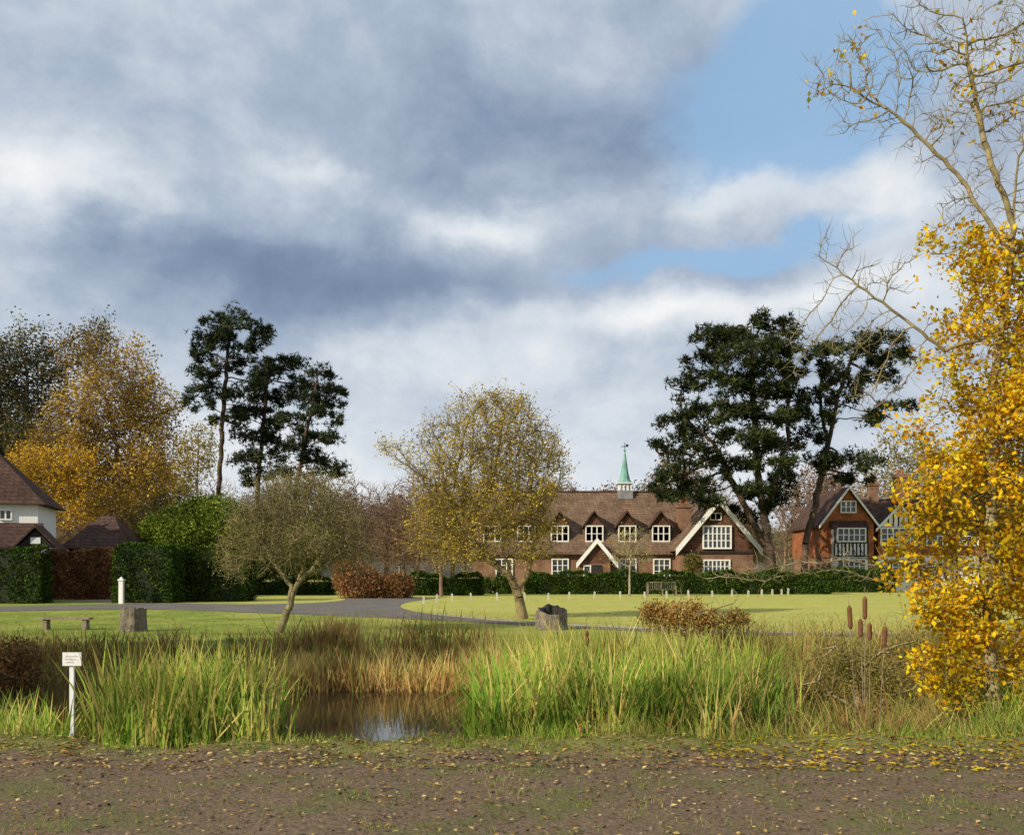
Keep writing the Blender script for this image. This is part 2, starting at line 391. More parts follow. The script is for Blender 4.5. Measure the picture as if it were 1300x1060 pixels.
reedbed('reed_bed',640,900,15,17.4,70,40,.22,1.0,1.5,.024,bl_yel,.3)
reedbed('dry_reed_bed',345,660,16.5,18.4,200,38,.2,.7,1.2,.022,bl_yel,.35)
reedbed('dry_reed_bed',-60,420,17.2,19,140,36,.22,.35,.8,.018,bl_brown,.5)
reedbed('dry_grass',930,1230,10.6,16.5,240,42,.2,.4,1.05,.013,bl_brown,.6)
reedbed('dry_grass',900,1300,15,20,150,34,.25,.4,1.0,.015,bl_brown,.6)
reedbed('dry_grass',950,1300,10.4,14,110,28,.2,.4,.95,.016,bl_green,.6)
reedbed('bank_grass',-60,335,9.8,10.8,110,34,.14,.06,.26,.008,bl_grass,.7)
reedbed('bank_grass',615,1340,9.8,10.8,220,34,.14,.06,.26,.008,bl_grass,.7)
reedbed('bank_grass',335,615,9.7,10.4,95,30,.13,.04,.15,.008,bl_grass,.8)
reedbed('bank_grass',-60,1340,9.2,10.0,170,26,.12,.03,.09,.006,bl_grass,.8)
reedbed('verge_grass',-60,1360,5.6,9.2,170,26,.11,.015,.055,.005,bl_grass,.9)
reedbed('bank_grass',-100,1340,18,21,400,32,.22,.05,.24,.009,bl_grass,.7)
reedbed('lawn_grass',-60,1400,19,27,560,26,.3,.02,.06,.010,bl_grass,.8)
def scatter(name,n,y0,y1,px0,px1,s,mat,pw=1):
    d=y0+(y1-y0)*rng.random(n)**pw; x=X(px0+(px1-px0)*rng.random(n),d); z=gh(x,d)+.012+rng.random(n)*.015
    return leafquads(name,np.stack([x,d,z],-1),s,mat,flat=.8)
scatter('leaf_litter',4600,8.4,10.6,-60,1360,.05,lf_litter)
scatter('leaf_litter',1500,5.2,8.6,-60,1360,.04,lf_litter,.6)
scatter('leaf_litter',700,8.3,10.6,900,1360,.06,lf_yellow)
scatter('leaf_litter',6000,18.5,40,-60,1360,.07,lf_litter)
n=1500; d=5.6+4*rng.random(n)**.7; x=X(-60+1420*rng.random(n),d); leafquads('soil_clods',np.stack([x,d,gh(x,d)+.006],-1),.03,mat_noise('clod',(.14,.10,.065),(.26,.19,.13),9),flat=.3,aspect=.9)

# bulrushes
root=empty('bulrush_clump')
segs=[];heads=[]
for px,py,bx,d,L in [(1078,768,1092,10.6,.26),(1098,757,1098,10.7,.25),(1092,785,1100,10.5,.2),(1124,795,1112,10.4,.22),(1104,790,1104,10.9,.2),(500,862,502,17,.2),(745,800,748,12.5,.2),(318,838,316,12,.18)]:
    top=P(px,py,d); bs_=P(bx,0,d); bs_[2]=float(gh(bs_[0],d)); dv=unit(top-bs_)
    segs.append((bs_,top+dv*.1,.006,.003)); heads.append((top-dv*L,top-dv*(L-.03),.012,.025)); heads.append((top-dv*(L-.03),top-dv*.03,.025,.025)); heads.append((top-dv*.03,top,.025,.006))
tubes('stems',*[np.array([s[i] for s in segs]) for i in range(4)],5,wood,root)
tubes('heads',*[np.array([s[i] for s in heads]) for i in range(4)],10,cat,root)
x=np.repeat(X(1100,10.6),60)+rng.normal(size=60)*.16; y=10.6+rng.normal(size=60)*.12
blades('blades',x,y,.7+.55*rng.random(60),np.full(60,.026),bl_yel,.45,root)

# ------------------------------------------------------------------ mesh builder
class MB:
    def __init__(s): s.v=[];s.f=[];s.m=[];s.mats=[]
    def mi(s,m):
        if m not in s.mats: s.mats.append(m)
        return s.mats.index(m)
    def add(s,vs,fs,m):
        o=len(s.v); s.v+=[tuple(map(float,q)) for q in vs]; i=s.mi(m)
        for f in fs: s.f.append(tuple(o+k for k in f)); s.m.append(i)
    def box(s,x0,x1,y0,y1,z0,z1,m):
        s.add([(x0,y0,z0),(x1,y0,z0),(x1,y1,z0),(x0,y1,z0),(x0,y0,z1),(x1,y0,z1),(x1,y1,z1),(x0,y1,z1)],
              [(0,3,2,1),(4,5,6,7),(0,1,5,4),(1,2,6,5),(2,3,7,6),(3,0,4,7)],m)
    def prism(s,pts,a,b,axis,m):
        f=(lambda p,t:(p[0],t,p[1])) if axis=='y' else (lambda p,t:(t,p[0],p[1]))
        n=len(pts); s.add([f(p,a) for p in pts]+[f(p,b) for p in pts],
            [tuple(range(n)),tuple(range(2*n-1,n-1,-1))]+[(i,n+i,n+(i+1)%n,(i+1)%n) for i in range(n)],m)
    def gable_roof(s,x0,x1,y0,y1,ze,zr,axis,m,t=.18):
        if axis=='x':
            c=(y0+y1)/2; s.prism([(y0,ze),(c,zr),(c,zr-t*1.4),(y0,ze-t)],x0,x1,'x',m); s.prism([(c,zr),(y1,ze),(y1,ze-t),(c,zr-t*1.4)],x0+.001,x1-.001,'x',m)
        else:
            c=(x0+x1)/2; s.prism([(x0,ze),(c,zr),(c,zr-t*1.4),(x0,ze-t)],y0,y1,'y',m); s.prism([(c,zr),(x1,ze),(x1,ze-t),(c,zr-t*1.4)],y0+.001,y1-.001,'y',m)
    def bars(s,x0,x1,y,z0,z1,nc,nr,fw=.09,bw=.045,m=None,g=None):
        m=m or white; g=g or m_glass
        s.box(x0,x1,y+.06,y+.09,z0,z1,g)
        s.box(x0-fw,x0,y-.06,y+.1,z0-fw,z1+fw,m); s.box(x1,x1+fw,y-.06,y+.1,z0-fw,z1+fw,m)
        s.box(x0,x1,y-.06,y+.1,z0-fw,z0,m); s.box(x0,x1,y-.06,y+.1,z1,z1+fw,m)
        for i in range(1,nc):
            xx=x0+(x1-x0)*i/nc; s.box(xx-bw,xx+bw,y-.03,y+.05,z0,z1,m)
        for i in range(1,nr):
            zz=z0+(z1-z0)*i/nr; s.box(x0,x1,y-.02,y+.045,zz-bw*.6,zz+bw*.6,m)
    def board(s,pa,pb,w,y0,y1,m):
        a=np.array(pa,float);b_=np.array(pb,float); 
        s.prism([tuple(a),tuple(b_),(b_[0],b_[1]-w),(a[0],a[1]-w)],y0,y1,'y',m)
    def chimney(s,xc,yc,w,dp,z0,z1,m,pots=2):
        s.box(xc-w/2,xc+w/2,yc-dp/2,yc+dp/2,z0,z1-.35,m); s.box(xc-w/2-.1,xc+w/2+.1,yc-dp/2-.1,yc+dp/2+.1,z1-.35,z1-.12,m); s.box(xc-w/2-.03,xc+w/2+.03,yc-dp/2-.03,yc+dp/2+.03,z1-.12,z1,m)
        for i in range(pots):
            xx=xc+(i-(pots-1)/2)*w*.5; n=8; vs=[];
            for zz,r in ((z1,.13),(z1+.45,.1)): vs+=[(xx+r*math.cos(6.283*k/n),yc+r*math.sin(6.283*k/n),zz) for k in range(n)]
            s.add(vs,[(k,(k+1)%n,n+(k+1)%n,n+k) for k in range(n)]+[tuple(range(n,2*n))],tileor)
    def build(s,name,parent=None,smooth=False):
        me=bpy.data.meshes.new(name); me.from_pydata(s.v,[],s.f)
        for m in s.mats: me.materials.append(m)
        me.polygons.foreach_set('material_index',s.m); me.update(); me.validate()
        return link(bpy.data.objects.new(name,me),parent)

# ---- school house with spire
H=empty('brick_school_house'); d=82.; s=d/F
w=MB();r=MB();wi=MB()
xa,xb=X(600,d),X(866,d); ze=Z(699,d); 
w.box(xa,xb,d,d+9,0,ze,brick)
w.prism([(d,ze),(d+9,ze),(d+4.5,8.3)],xa+.05,xb-.05,'x',brick)
r.gable_roof(xa-.3,xb+.1,d-.5,d+9.5,ze-.15,8.65,'x',roof)
r.box(xa-.3,xb,d+4.4,d+4.6,8.6,8.75,roof_dk)
for px in (625,668,711,755,797,840):
    xc=X(px,d); hw=.78; z0=4.1;z1=5.45; yf=d+.45
    w.box(xc-hw,xc+hw,yf,d+3,z0-.5,z1+.1,tilehung)
    w.prism([(xc-hw,z1+.1),(xc+hw,z1+.1),(xc,z1+1.0)],yf+.02,d+3,'y',tilehung)
    r.gable_roof(xc-hw-.22,xc+hw+.22,yf-.25,d+4,z1,z1+1.35,'y',roof_dk,.12)
    wi.bars(xc-.66,xc+.66,yf-.06,z0+.15,z1-.02,3,2,.1,.045)
for px in (640,711,797,840):
    xc=X(px,d); wi.bars(xc-.62,xc+.62,d-.08,1.25,2.65,3,3,.1,.04)
xc=X(758,d); xl=X(733,80);xr=X(783,80); za=Z(683,80); zb=Z(714,80)
w.box(xl+.5,xr-.5,80.2,82,0,zb,brick); w.prism([(xl+.45,zb),(xr-.45,zb),(X(758,80),za-.35)],80.15,82,'y',tilehung)
r.gable_roof(xl,xr,79.9,83.5,zb,za,'y',roof_dk,.14)
r.board((xl-.1,zb-.03),(X(758,80),za+.03),.46,79.8,79.89,white); r.board((X(758,80),za+.03),(xr+.1,zb-.03),.46,79.8,79.89,white)
wi.box(X(752,80),X(764,80),80.1,80.18,.1,2.2,timber); wi.bars(X(742,80),X(749,80),80.12,1.2,2.1,1,2)
d2=78.5; xl=X(866,d2);xr=X(956,d2);xm=(xl+xr)/2; ze2=Z(690,d2); za2=Z(633,d2); zf=Z(702,d2)
w.box(xl,xr,d2,d2+12,0,zf,brick); w.box(xl-.08,xr+.08,d2-.1,d2+12,zf,ze2,tilehung); w.prism([(xl-.08,ze2),(xr+.08,ze2),(xm,za2-.25)],d2-.1,d2+12,'y',tilehung)
r.gable_roof(xl-.55,xr+.55,d2-.6,d2+12.4,ze2-.4,za2,'y',roof)
r.board((xl-.6,ze2-.42),(xm-.02,za2+.04),.55,d2-.72,d2-.61,white); r.board((xm+.02,za2+.04),(xr+.6,ze2-.42),.55,d2-.72,d2-.61,white)
wi.bars(X(893,d2),X(926,d2),d2-.25,Z(695,d2),Z(669,d2),6,3,.12,.05); wi.bars(X(894,d2),X(925,d2),d2-.08,1.2,Z(712,d2),6,3,.12,.045)
wi.bars(X(908,d2)-.4,X(908,d2)+.4,d2-.16,Z(661,d2)+.1,Z(652,d2),2,1,.06,.03)
wi.box(xl,xr,d2-.14,d2-.02,zf-.02,zf+.16,timber)
r.chimney(X(867,84),83.5,1.1,.9,5,Z(640,84),brick,2); r.chimney(X(700,88),89,1.0,.8,6,9.4,brick,2)
w.build('walls',H); r.build('roof',H); wi.build('windows',H)
# spire
sp_=MB(); ys_=86.5; xc=X(793,ys_)
def ring(mb,rs,n,m):
    vs=[]
    for z,rr in rs: vs+=[(xc+rr*math.cos(6.2832*(k+.5)/n),ys_+rr*math.sin(6.2832*(k+.5)/n),z) for k in range(n)]
    mb.add(vs,[(i*n+k,i*n+(k+1)%n,(i+1)*n+(k+1)%n,(i+1)*n+k) for i in range(len(rs)-1) for k in range(n)],m)
sp_.box(xc-.65,xc+.65,ys_-.65,ys_+.65,8.0,8.75,leadm)
for a in (-.5,-.17,.17,.5):
    for b_ in (-.5,.5):
        sp_.box(xc+a-.06,xc+a+.06,ys_+b_-.06,ys_+b_+.06,8.75,9.35,white) 
for a in (-.5,.5): sp_.box(xc+a-.05,xc+a+.05,ys_-.2,ys_+.2,8.75,9.35,white)
sp_.box(xc-.72,xc+.72,ys_-.72,ys_+.72,9.35,9.45,white)
ring(sp_,[(9.45,.72),(9.7,.5),(10.3,.34),(12.0,.10),(12.15,.05)],8,verd)
ring(sp_,[(12.1,.03),(13.0,.025)],6,timber); ring(sp_,[(12.2,.05),(12.3,.12),(12.4,.05)],8,verd)
sp_.box(xc-.32,xc+.32,ys_-.02,ys_+.02,12.62,12.68,timber); sp_.box(xc+.1,xc+.32,ys_-.015,ys_+.015,12.68,12.85,timber)
sp_.build('spire',H)

# ---- timber framed house, right
H=empty('timber_framed_house'); d=86.; w=MB();r=MB();wi=MB()
xl,xr=X(1044,d),X(1108,d); xe=X(1260,d); xm=(xl+xr)/2
zE=Z(664,d)
w.box(xl,xr,d,d+9,0,2.9,brick); w.box(xl-.05,xr+.05,d-.1,d+9,2.9,zE,tileor); w.prism([(xl-.05,zE),(xr+.05,zE),(xm,Z(622,d))],d-.1,d+9,'y',tileor)
r.gable_roof(xl-.4,xr+.4,d-.45,d+9.3,zE-.2,Z(618,d),'y',roof_dk)
r.board((xl-.42,zE-.22),(xm-.01,Z(618,d)+.03),.26,d-.55,d-.46,white); r.board((xm+.01,Z(618,d)+.03),(xr+.42,zE-.22),.26,d-.55,d-.46,white)
w.box(xr,xe,d+1.5,d+9,0,3.1,white); w.box(xr+.05,xe,d+1.4,d+9,3.1,zE-.3,tileor)
w.prism([(d+1.5,zE-.3),(d+9,zE-.3),(d+5.2,8.2)],xr+.06,xe-.05,'x',tileor)
r.gable_roof(xr+.1,xe+.3,d+1.,d+9.5,zE-.4,8.4,'x',roof_dk)
bx0,bx1=X(1055,d),X(1097,d); yb=d-.9
w.box(bx0,bx1,yb,d,0,Z(668,d)-.2,white); r.prism([(yb-.15,Z(668,d)-.25),(d-.1,Z(668,d)-.25),(d-.1,Z(661,d))],bx0-.15,bx1+.15,'x',roof_dk)
for k in range(10):
    xx=bx0+(bx1-bx0)*k/9; wi.box(xx-.06,xx+.06,yb-.05,yb+.02,Z(706,d),Z(690,d),timber)
for zz in (Z(706,d),Z(689,d),Z(708,d)-.1): wi.box(bx0-.05,bx1+.05,yb-.07,yb-.051,zz-.07,zz+.07,timber)
for k in range(4):
    xx=bx0+(bx1-bx0)*(k*2+1)/9; wi.board((xx-.15,Z(691,d)),(xx+.2,Z(702,d)),.12,yb-.045,yb-.02,timber)
for xx in (bx0+.05,bx1-.05): wi.box(xx-.07,xx+.07,yb-.055,yb+.02,Z(689,d),Z(670,d),timber)
wi.bars(bx0+.3,bx1-.3,yb-.1,Z(687,d),Z(672,d),5,2,.1,.045); wi.bars(bx0+.3,bx1-.3,yb-.1,Z(727,d),Z(711,d),5,2,.1,.045)
wi.bars(xm-.6,xm+.6,d-.2,Z(650,d),Z(637,d),3,2,.09,.04)
x0,x1=X(1118,d),X(1168,d); w.box(x0,x1,d+.5,d+1.5,0,3.1,white); w.box(x0-.05,x1+.05,d+.4,d+1.5,3.1,zE-.3,tileor)
w.prism([(x0-.05,zE-.3),(x1+.05,zE-.3),((x0+x1)/2,Z(643,d))],d+.4,d+4,'y',white); r.gable_roof(x0-.4,x1+.4,d+.1,d+5,zE-.5,Z(640,d),'y',roof_dk)
xg=(x0+x1)/2; r.board((x0-.42,zE-.52),(xg-.01,Z(640,d)+.03),.26,d,d+.09,white); r.board((xg+.01,Z(640,d)+.03),(x1+.42,zE-.52),.26,d,d+.09,white)
for xx in (xg-.9,xg-.45,xg,xg+.45,xg+.9): wi.box(xx-.06,xx+.06,d+.36,d+.395,zE-.25,zE-.25+max(.1,(1-abs(xx-xg)/1.75)*(Z(646,d)-zE+.2)),timber)
wi.bars(x0+.2,x1-.2,d+.3,Z(691,d),Z(671,d),6,3,.12,.05); wi.bars(x0+.2,x1-.2,d+.4,Z(735,d),Z(712,d),6,3,.12,.05)
wi.bars(X(1185,d),X(1212,d),d+1.3,Z(691,d),Z(674,d),4,3); wi.bars(X(1185,d),X(1212,d),d+1.36,Z(732,d),Z(712,d),4,3); wi.bars(X(1228,d),X(1250,d),d+1.3,Z(691,d),Z(674,d),3,3); wi.box(X(1105,d),X(1113,d),d+1.35,d+1.48,.1,2.3,timber)
for px in (1115,1170,1178,1218,1224,1254): wi.box(X(px,d)-.09,X(px,d)+.09,d+1.36,d+1.44,.1,3.05,timber)
r.chimney(X(1108,d+5),d+5,.8,.8,6,Z(612,d+5),brick,2); r.chimney(X(1142,d+6),d+6,.9,.8,6,Z(602,d+6),brick,2)
w.build('walls',H); r.build('roof',H); wi.build('windows',H)

# ---- white cottage, left
def hip(mb,x0,x1,y0,y1,ze,zr,inx,m):
    yc=(y0+y1)/2
    mb.add([(x0,y0,ze),(x1,y0,ze),(x1,y1,ze),(x0,y1,ze),(x0+inx,yc,zr),(x1-inx,yc,zr)],[(0,1,5,4),(1,2,5),(2,3,4,5),(3,0,4),(3,2,1,0)],m)
H=empty('white_cottage'); d=56.; w=MB();r=MB();wi=MB()
x0,x1=X(-260,d),X(48,d); w.box(x0,x1,d,d+5,0,Z(641,d),white); hip(r,x0-.4,x1+.5,d-.5,d+5.5,Z(641,d),Z(568,d+3),3.6,roof_dk)
x0=X(-60,d); w.box(x0,x1-.1,d-2.5,d,0,Z(693,d-2.5),timber)
r.prism([(d-2.9,Z(694,d-3)),(d-.003,Z(664,d)),(d-.003,Z(664,d)-.3),(d-2.9,Z(694,d-3)-.2)],x0-.2,x1+.3,'x',roof_dk)
wi.bars(X(5,d),X(17,d),d-.08,Z(659,d),Z(649,d),2,1,.08,.04,white)
xc=X(26,d-3); w.prism([(xc-.9,Z(694,d-3)),(xc+.9,Z(694,d-3)),(xc,Z(672,d-3))],d-3.0,d-1,'y',timber); r.gable_roof(xc-1.2,xc+1.2,d-3.2,d-1,Z(694,d-3)-.1,Z(666,d-3),'y',roof_dk,.1)
wi.box(xc-.25,xc+.25,d-3.04,d-3.01,Z(690,d-3),Z(682,d-3),white)
r.chimney(X(-90,d+3),d+2.5,1.2,.9,6,10,brick,2)
w.build('walls',H); r.build('roof',H); wi.build('windows',H)
pv=np.array([x1,56.]); th=math.radians(14); c_,s_=math.cos(th),math.sin(th)
H.rotation_euler=(0,0,th); H.location=(pv[0]-(c_*pv[0]-s_*pv[1]),pv[1]-(s_*pv[0]+c_*pv[1]),0)
H=empty('garden_outbuilding'); w=MB(); d=62.
w.box(X(87,d),X(155,d),d,d+4,0,Z(694,d),timber); hip(w,X(78,d),X(164,d),d-.5,d+4.5,Z(696,d),Z(655,d+2.5),1.7,roof_dk); w.build('walls_and_roof',H)

# ------------------------------------------------------------------ hedges
def hedge(name,x0,x1,y0,y1,h,n,mat,cm,ls=.11,wob=.12):
    mb=MB(); i=.12
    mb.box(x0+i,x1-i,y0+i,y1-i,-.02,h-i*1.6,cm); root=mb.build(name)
    A=[(y1-y0)*(x1-x0),h*(x1-x0),h*(y1-y0),h*(y1-y0)]; A=np.array(A)/sum(A); k=rng.choice(4,size=n,p=A)
    u=rng.random(n);v=rng.random(n); q=np.zeros((n,3))
    for f in range(4):
        mk=k==f
        if f==0: q[mk]=np.stack([x0+(x1-x0)*u[mk],y0+(y1-y0)*v[mk],np.full(mk.sum(),h)],-1)
        if f==1: q[mk]=np.stack([x0+(x1-x0)*u[mk],np.full(mk.sum(),y0),h*v[mk]],-1)
        if f==2: q[mk]=np.stack([np.full(mk.sum(),x0),y0+(y1-y0)*u[mk],h*v[mk]],-1)
        if f==3: q[mk]=np.stack([np.full(mk.sum(),x1),y0+(y1-y0)*u[mk],h*v[mk]],-1)
    wv=np.sin(q[:,0]*1.7)*wob+np.sin(q[:,0]*4.1+q[:,2]*3)*wob*.5
    top=(k==0); q[:,2]+=np.where(q[:,2]>h*.7,wv,0); q[~top,1]-=wv[~top]*.7
    e=np.clip((q[:,2]-(h-.4))/.4,0,1); q[:,1]+=np.where(k==1,e**2*.25,0)
    xe=np.clip(np.maximum(x0+.5-q[:,0],q[:,0]-x1+.5)/.5,0,1); q[:,2]-=np.where(q[:,2]>h*.6,xe**2*.35,0)
    q+=rng.normal(size=q.shape)*.06; q[:,2]=np.maximum(q[:,2],.02)
    leafquads('leaves',q,ls,mat,root); return root
hedge('yew_hedge',X(158,54),X(228,54),52.5,57,Z(693,54),16000,lf_yew,core,wob=.16)
hedge('yew_hedge',X(228,55.5),X(322,57),55,57.5,Z(699,55),13000,lf_yew,core,wob=.2)
hedge('beech_hedge',X(58,60),X(152,60),59,60.5,Z(700,60),13000,lf_beech,core_b,.13)
hedge('garden_hedge',X(-120,52),X(56,52),51.5,53,Z(697,52),12000,lf_yew,core,wob=.18)
hedge('front_hedge',X(668,73),X(1035,76),72.5,74,Z(728,73),30000,lf_yew,core,.13,.15)
hedge('front_hedge',X(1035,80),X(1130,80),79,80.5,Z(723,80),9000,lf_yew,core,.13)
hedge('boundary_hedge',X(515,70),X(612,70),69,71,Z(731,70),12000,lf_yew,core,.13,.2)
hedge('boundary_hedge',X(320,70),X(420,70),70,71.5,Z(735,70),6000,lf_yew,core,.13)
def bush(name,blobs,d,n,mat,ls,bark_=bark,shell=.28,yr=.8,na=60):
    at=blobpts(blobs,d,na,yr); bx=np.mean([b[0] for b in blobs]); c=P(bx,0,d); c[2]=float(gh(c[0],c[1]))
    root=tree(name,[[c,c+np.array([0,0,.3])]],at,.25,.3,.012,bark_,twigs=2,twl=.3,iters=30)
    q=blobpts(blobs,d,n,yr,shell); q=q+rng.normal(size=q.shape)*ls*.9; q[:,2]=np.maximum(q[:,2],gh(q[:,0],q[:,1])+.02)
    leafquads('leaves',q,ls,mat,root); return root
bush('laurel_shrub',[(235,670,40,32),(275,660,38,32),(300,685,35,35),(215,690,25,25),(255,645,22,16),(195,675,18,22)],66,26000,lf_laurel,.17)
bush('laurel_shrub',[(385,700,30,38),(340,705,30,28)],72,12000,lf_laurel,.18)
bush('rust_shrub',[(455,740,30,26),(436,730,14,22),(478,745,14,18)],62,9000,lf_beech,.13)
bush('rust_shrub',[(505,745,22,18),(490,752,14,12)],62,6000,lf_rust,.13)
bush('dark_shrub',[(640,742,14,16),(615,745,14,12)],74,4000,lf_yew,.14)
bush('rose_bush',[(850,785,42,24),(895,790,32,20),(935,785,20,12),(830,775,18,15),(880,772,20,14,.5)],18.5,7500,lf_rose,.045,bark_lichen,shell=.7,na=320)
bush('bramble_bush',[(1070,850,50,45),(1120,870,50,45),(1030,880,40,35),(1160,830,40,40)],13.5,6000,lf_olive,.035,bark_lichen,shell=.7,na=300)
bush('bramble_bush',[(20,845,35,38),(-30,850,40,40)],17,6000,lf_rust,.05,shell=.6,na=160)
bush('garden_shrub',[(990,735,25,15),(1020,738,20,12),(960,738,20,12)],76.5,4000,lf_laurel,.14)
bush('garden_shrub',[(880,716,12,14)],76.8,1500,lf_olive,.14)

# ------------------------------------------------------------------ pines
d=95.
pine('pine_tree',d,[[P(272,740,d)*[1,1,0],P(277,640,d),P(283,520,d),P(293,405,d)]],
 [(300,403,26,9),(275,412,20,9),(322,414,16,8),(258,432,24,10),(295,424,28,10),(330,430,16,8),(252,450,20,10),(285,440,28,10),(320,445,20,10),(265,475,28,12),(300,462,26,11),(255,495,18,10),(262,515,24,11),(290,500,28,13),(318,485,20,11),(278,535,22,11),(300,525,24,11)],bark_pine,needle_b,tip=.04,sub=13,tufts=28)
d=98.
pine('pine_tree',d,[[P(322,742,d)*[1,1,0],P(325,650,d),P(332,560,d),P(342,455,d)]],
 [(345,448,24,11),(366,460,20,10),(325,465,24,12),(352,476,28,12),(375,485,18,11),(322,495,24,13),(350,505,28,14),(312,525,24,13),(345,532,30,14),(322,556,30,14),(352,562,26,13),(335,588,30,13),(305,575,22,12),(320,608,26,10)],bark_pine,needle_b,tip=.04,sub=13,tufts=28)
d=93.
pine('pine_tree',d,[[P(372,742,d)*[1,1,0],P(372,650,d),P(385,570,d),P(403,480,d)]],
 [(406,470,18,9),(398,484,26,10),(425,495,14,9),(392,504,28,12),(418,512,18,10),(378,526,28,13),(408,532,28,12),(385,552,30,13),(415,558,20,11),(380,575,28,12),(400,590,28,11),(425,600,22,8),(365,600,24,10)],bark_pine,needle_b,tip=.04,sub=13,tufts=28)
d=77.
pads=[(930,415,34,11),(965,412,30,11),(990,425,26,11),(905,432,28,12),(950,437,42,14),(1000,445,30,13),(895,455,28,12),(935,462,40,15),(980,468,38,15),(1015,470,22,12),
 (872,480,26,11),(910,490,38,15),(955,495,42,16),(1000,498,34,15),(880,515,32,14),(925,525,44,15),(975,530,44,16),(1015,525,26,13),(862,535,22,9),(895,550,36,13),(945,560,42,15),(990,562,36,14),
 (855,565,26,11),(880,582,36,13),(930,592,40,13),(975,595,36,13),(850,600,22,10),(870,615,36,12),(915,620,34,12),(960,625,34,13),(1000,610,28,13),(842,632,24,9),(885,640,26,9),(985,645,24,11),(950,650,20,9)]
pads2=[(1060,432,24,10),(1090,430,28,10),(1125,438,24,10),(1045,450,24,11),(1080,452,36,12),(1120,458,30,11),(1145,452,14,8),(1050,475,28,13),(1090,482,32,13),(1130,480,18,9),(1040,500,24,12),(1075,505,24,12),(1125,520,24,10),(1105,535,16,8),(1050,535,26,12),(1070,575,32,12),(1095,590,22,9),(1045,585,28,12),(1075,608,28,9),(1030,555,20,12)]
pine('pine_tree',d,[[P(985,748,d)*[1,1,0],P(975,690,d),P(962,600,d),P(955,500,d),P(955,430,d)],[P(975,700,d),P(940,630,d),P(905,560,d)],[P(970,660,d),P(1000,560,d),P(1000,470,d)]],pads,bark_pine,needle,tip=.045,sub=11,tufts=28,pr=14)
d=79.
pine('pine_tree',d,[[P(1020,748,d)*[1,1,0],P(1022,690,d),P(1040,620,d),P(1052,560,d),P(1065,500,d),P(1085,445,d)],[P(1052,570,d),P(1040,500,d),P(1050,460,d)]],pads2,bark_pine,needle,tip=.045,sub=10,tufts=26,pr=13)

# ------------------------------------------------------------------ broadleaf trees
d=35.
blC=[(610,545,50,42),(650,580,58,60),(575,590,45,55),(615,640,72,60),(680,610,36,60),(560,650,36,42),(665,680,45,40),(590,690,50,34),(700,575,20,20),(640,520,45,18),(545,560,20,26,.6),(530,600,25,28,.6),(505,575,20,14,.5),(490,560,10,8,.5),(625,502,22,8,.6),(590,510,20,12,.5),(710,600,14,20,.5),(540,680,30,26,.8)]
tree('hawthorn_tree',[[P(664,786,d)*[1,1,0],P(660,760,d),P(650,735,d),P(640,700,d)],[P(658,750,d),P(672,725,d),P(680,690,d)],[P(650,735,d),P(615,705,d),P(590,670,d)]],
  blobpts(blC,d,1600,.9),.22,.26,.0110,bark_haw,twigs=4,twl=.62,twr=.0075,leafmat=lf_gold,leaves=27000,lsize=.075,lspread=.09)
d=27.2
blL=[(375,648,66,42),(330,665,45,38),(420,665,45,38),(375,690,80,35),(305,700,32,28),(440,700,34,30),(360,620,40,18,.7),(405,625,40,20),(395,720,35,15),(300,725,20,12,.6),(455,725,18,14,.6),(440,615,20,10,.4),(300,640,18,12,.4)]
tree('apple_tree',[[P(354,804,d)*[1,1,0],P(364,775,d),P(376,745,d),P(385,715,d)],[P(366,770,d),P(371,745,d),P(345,710,d)],[P(378,742,d),P(410,705,d)]],
  blobpts(blL,d,1700,.9),.17,.2,.0076,bark_apple,twigs=4,twl=.5,twr=.006,leafmat=lf_olive,leaves=11000,lsize=.05,lspread=.1)
d=76.
blO=[(150,500,50,60),(110,540,50,55),(185,530,38,50),(90,600,50,45),(140,600,60,50),(190,590,32,45),(115,465,30,35),(60,580,30,35),(95,450,22,25),(170,455,22,20,.6),(205,560,14,30,.5),(145,435,16,18,.5)]
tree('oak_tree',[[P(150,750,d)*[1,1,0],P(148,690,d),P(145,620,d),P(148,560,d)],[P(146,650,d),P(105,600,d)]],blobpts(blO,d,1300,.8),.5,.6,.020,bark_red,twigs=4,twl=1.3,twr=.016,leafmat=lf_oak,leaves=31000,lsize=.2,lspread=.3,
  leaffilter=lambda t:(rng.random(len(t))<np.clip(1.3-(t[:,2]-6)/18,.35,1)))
d=80.
tree('tall_tree',[[P(30,750,d)*[1,1,0],P(32,600,d),P(35,470,d)]],blobpts([(40,450,26,36),(15,490,36,60),(60,480,28,40),(30,560,50,50),(-30,480,40,60),(-20,580,50,60),(125,435,15,26)],d,900,.8),.5,.6,.022,bark,twigs=4,twl=1.2,twr=.018,leafmat=lf_dkgreen,leaves=26000,lsize=.22,lspread=.35)
d=70.
tree('maple_tree',[[P(60,750,d)*[1,1,0],P(60,690,d),P(65,640,d)]],blobpts([(70,610,42,38),(105,640,32,30),(35,600,30,25),(25,640,30,30),(110,590,20,20,.6)],d,500,.8),.4,.5,.02,bark,twigs=3,twl=.8,twr=.015,leafmat=lf_orange,leaves=11000,lsize=.17,lspread=.25)
d=84.
tree('birch_tree',[[P(250,750,d)*[1,1,0],P(250,640,d),P(252,560,d)]],blobpts([(248,585,26,35),(255,560,16,22),(235,610,22,25)],d,320,.8),.45,.5,.018,bark_pale,twigs=3,twl=.9,twr=.014,leafmat=lf_gold,leaves=2600,lsize=.2,lspread=.3)
d=66.
tree('young_tree',[[P(799,758,d)*[1,1,0],P(799,735,d),P(800,715,d)]],blobpts([(800,690,26,22),(800,708,30,14)],d,220,.8),.25,.3,.012,bark_pale,twigs=3,twl=.5,twr=.011,leafmat=lf_gold,leaves=700,lsize=.1,lspread=.2)
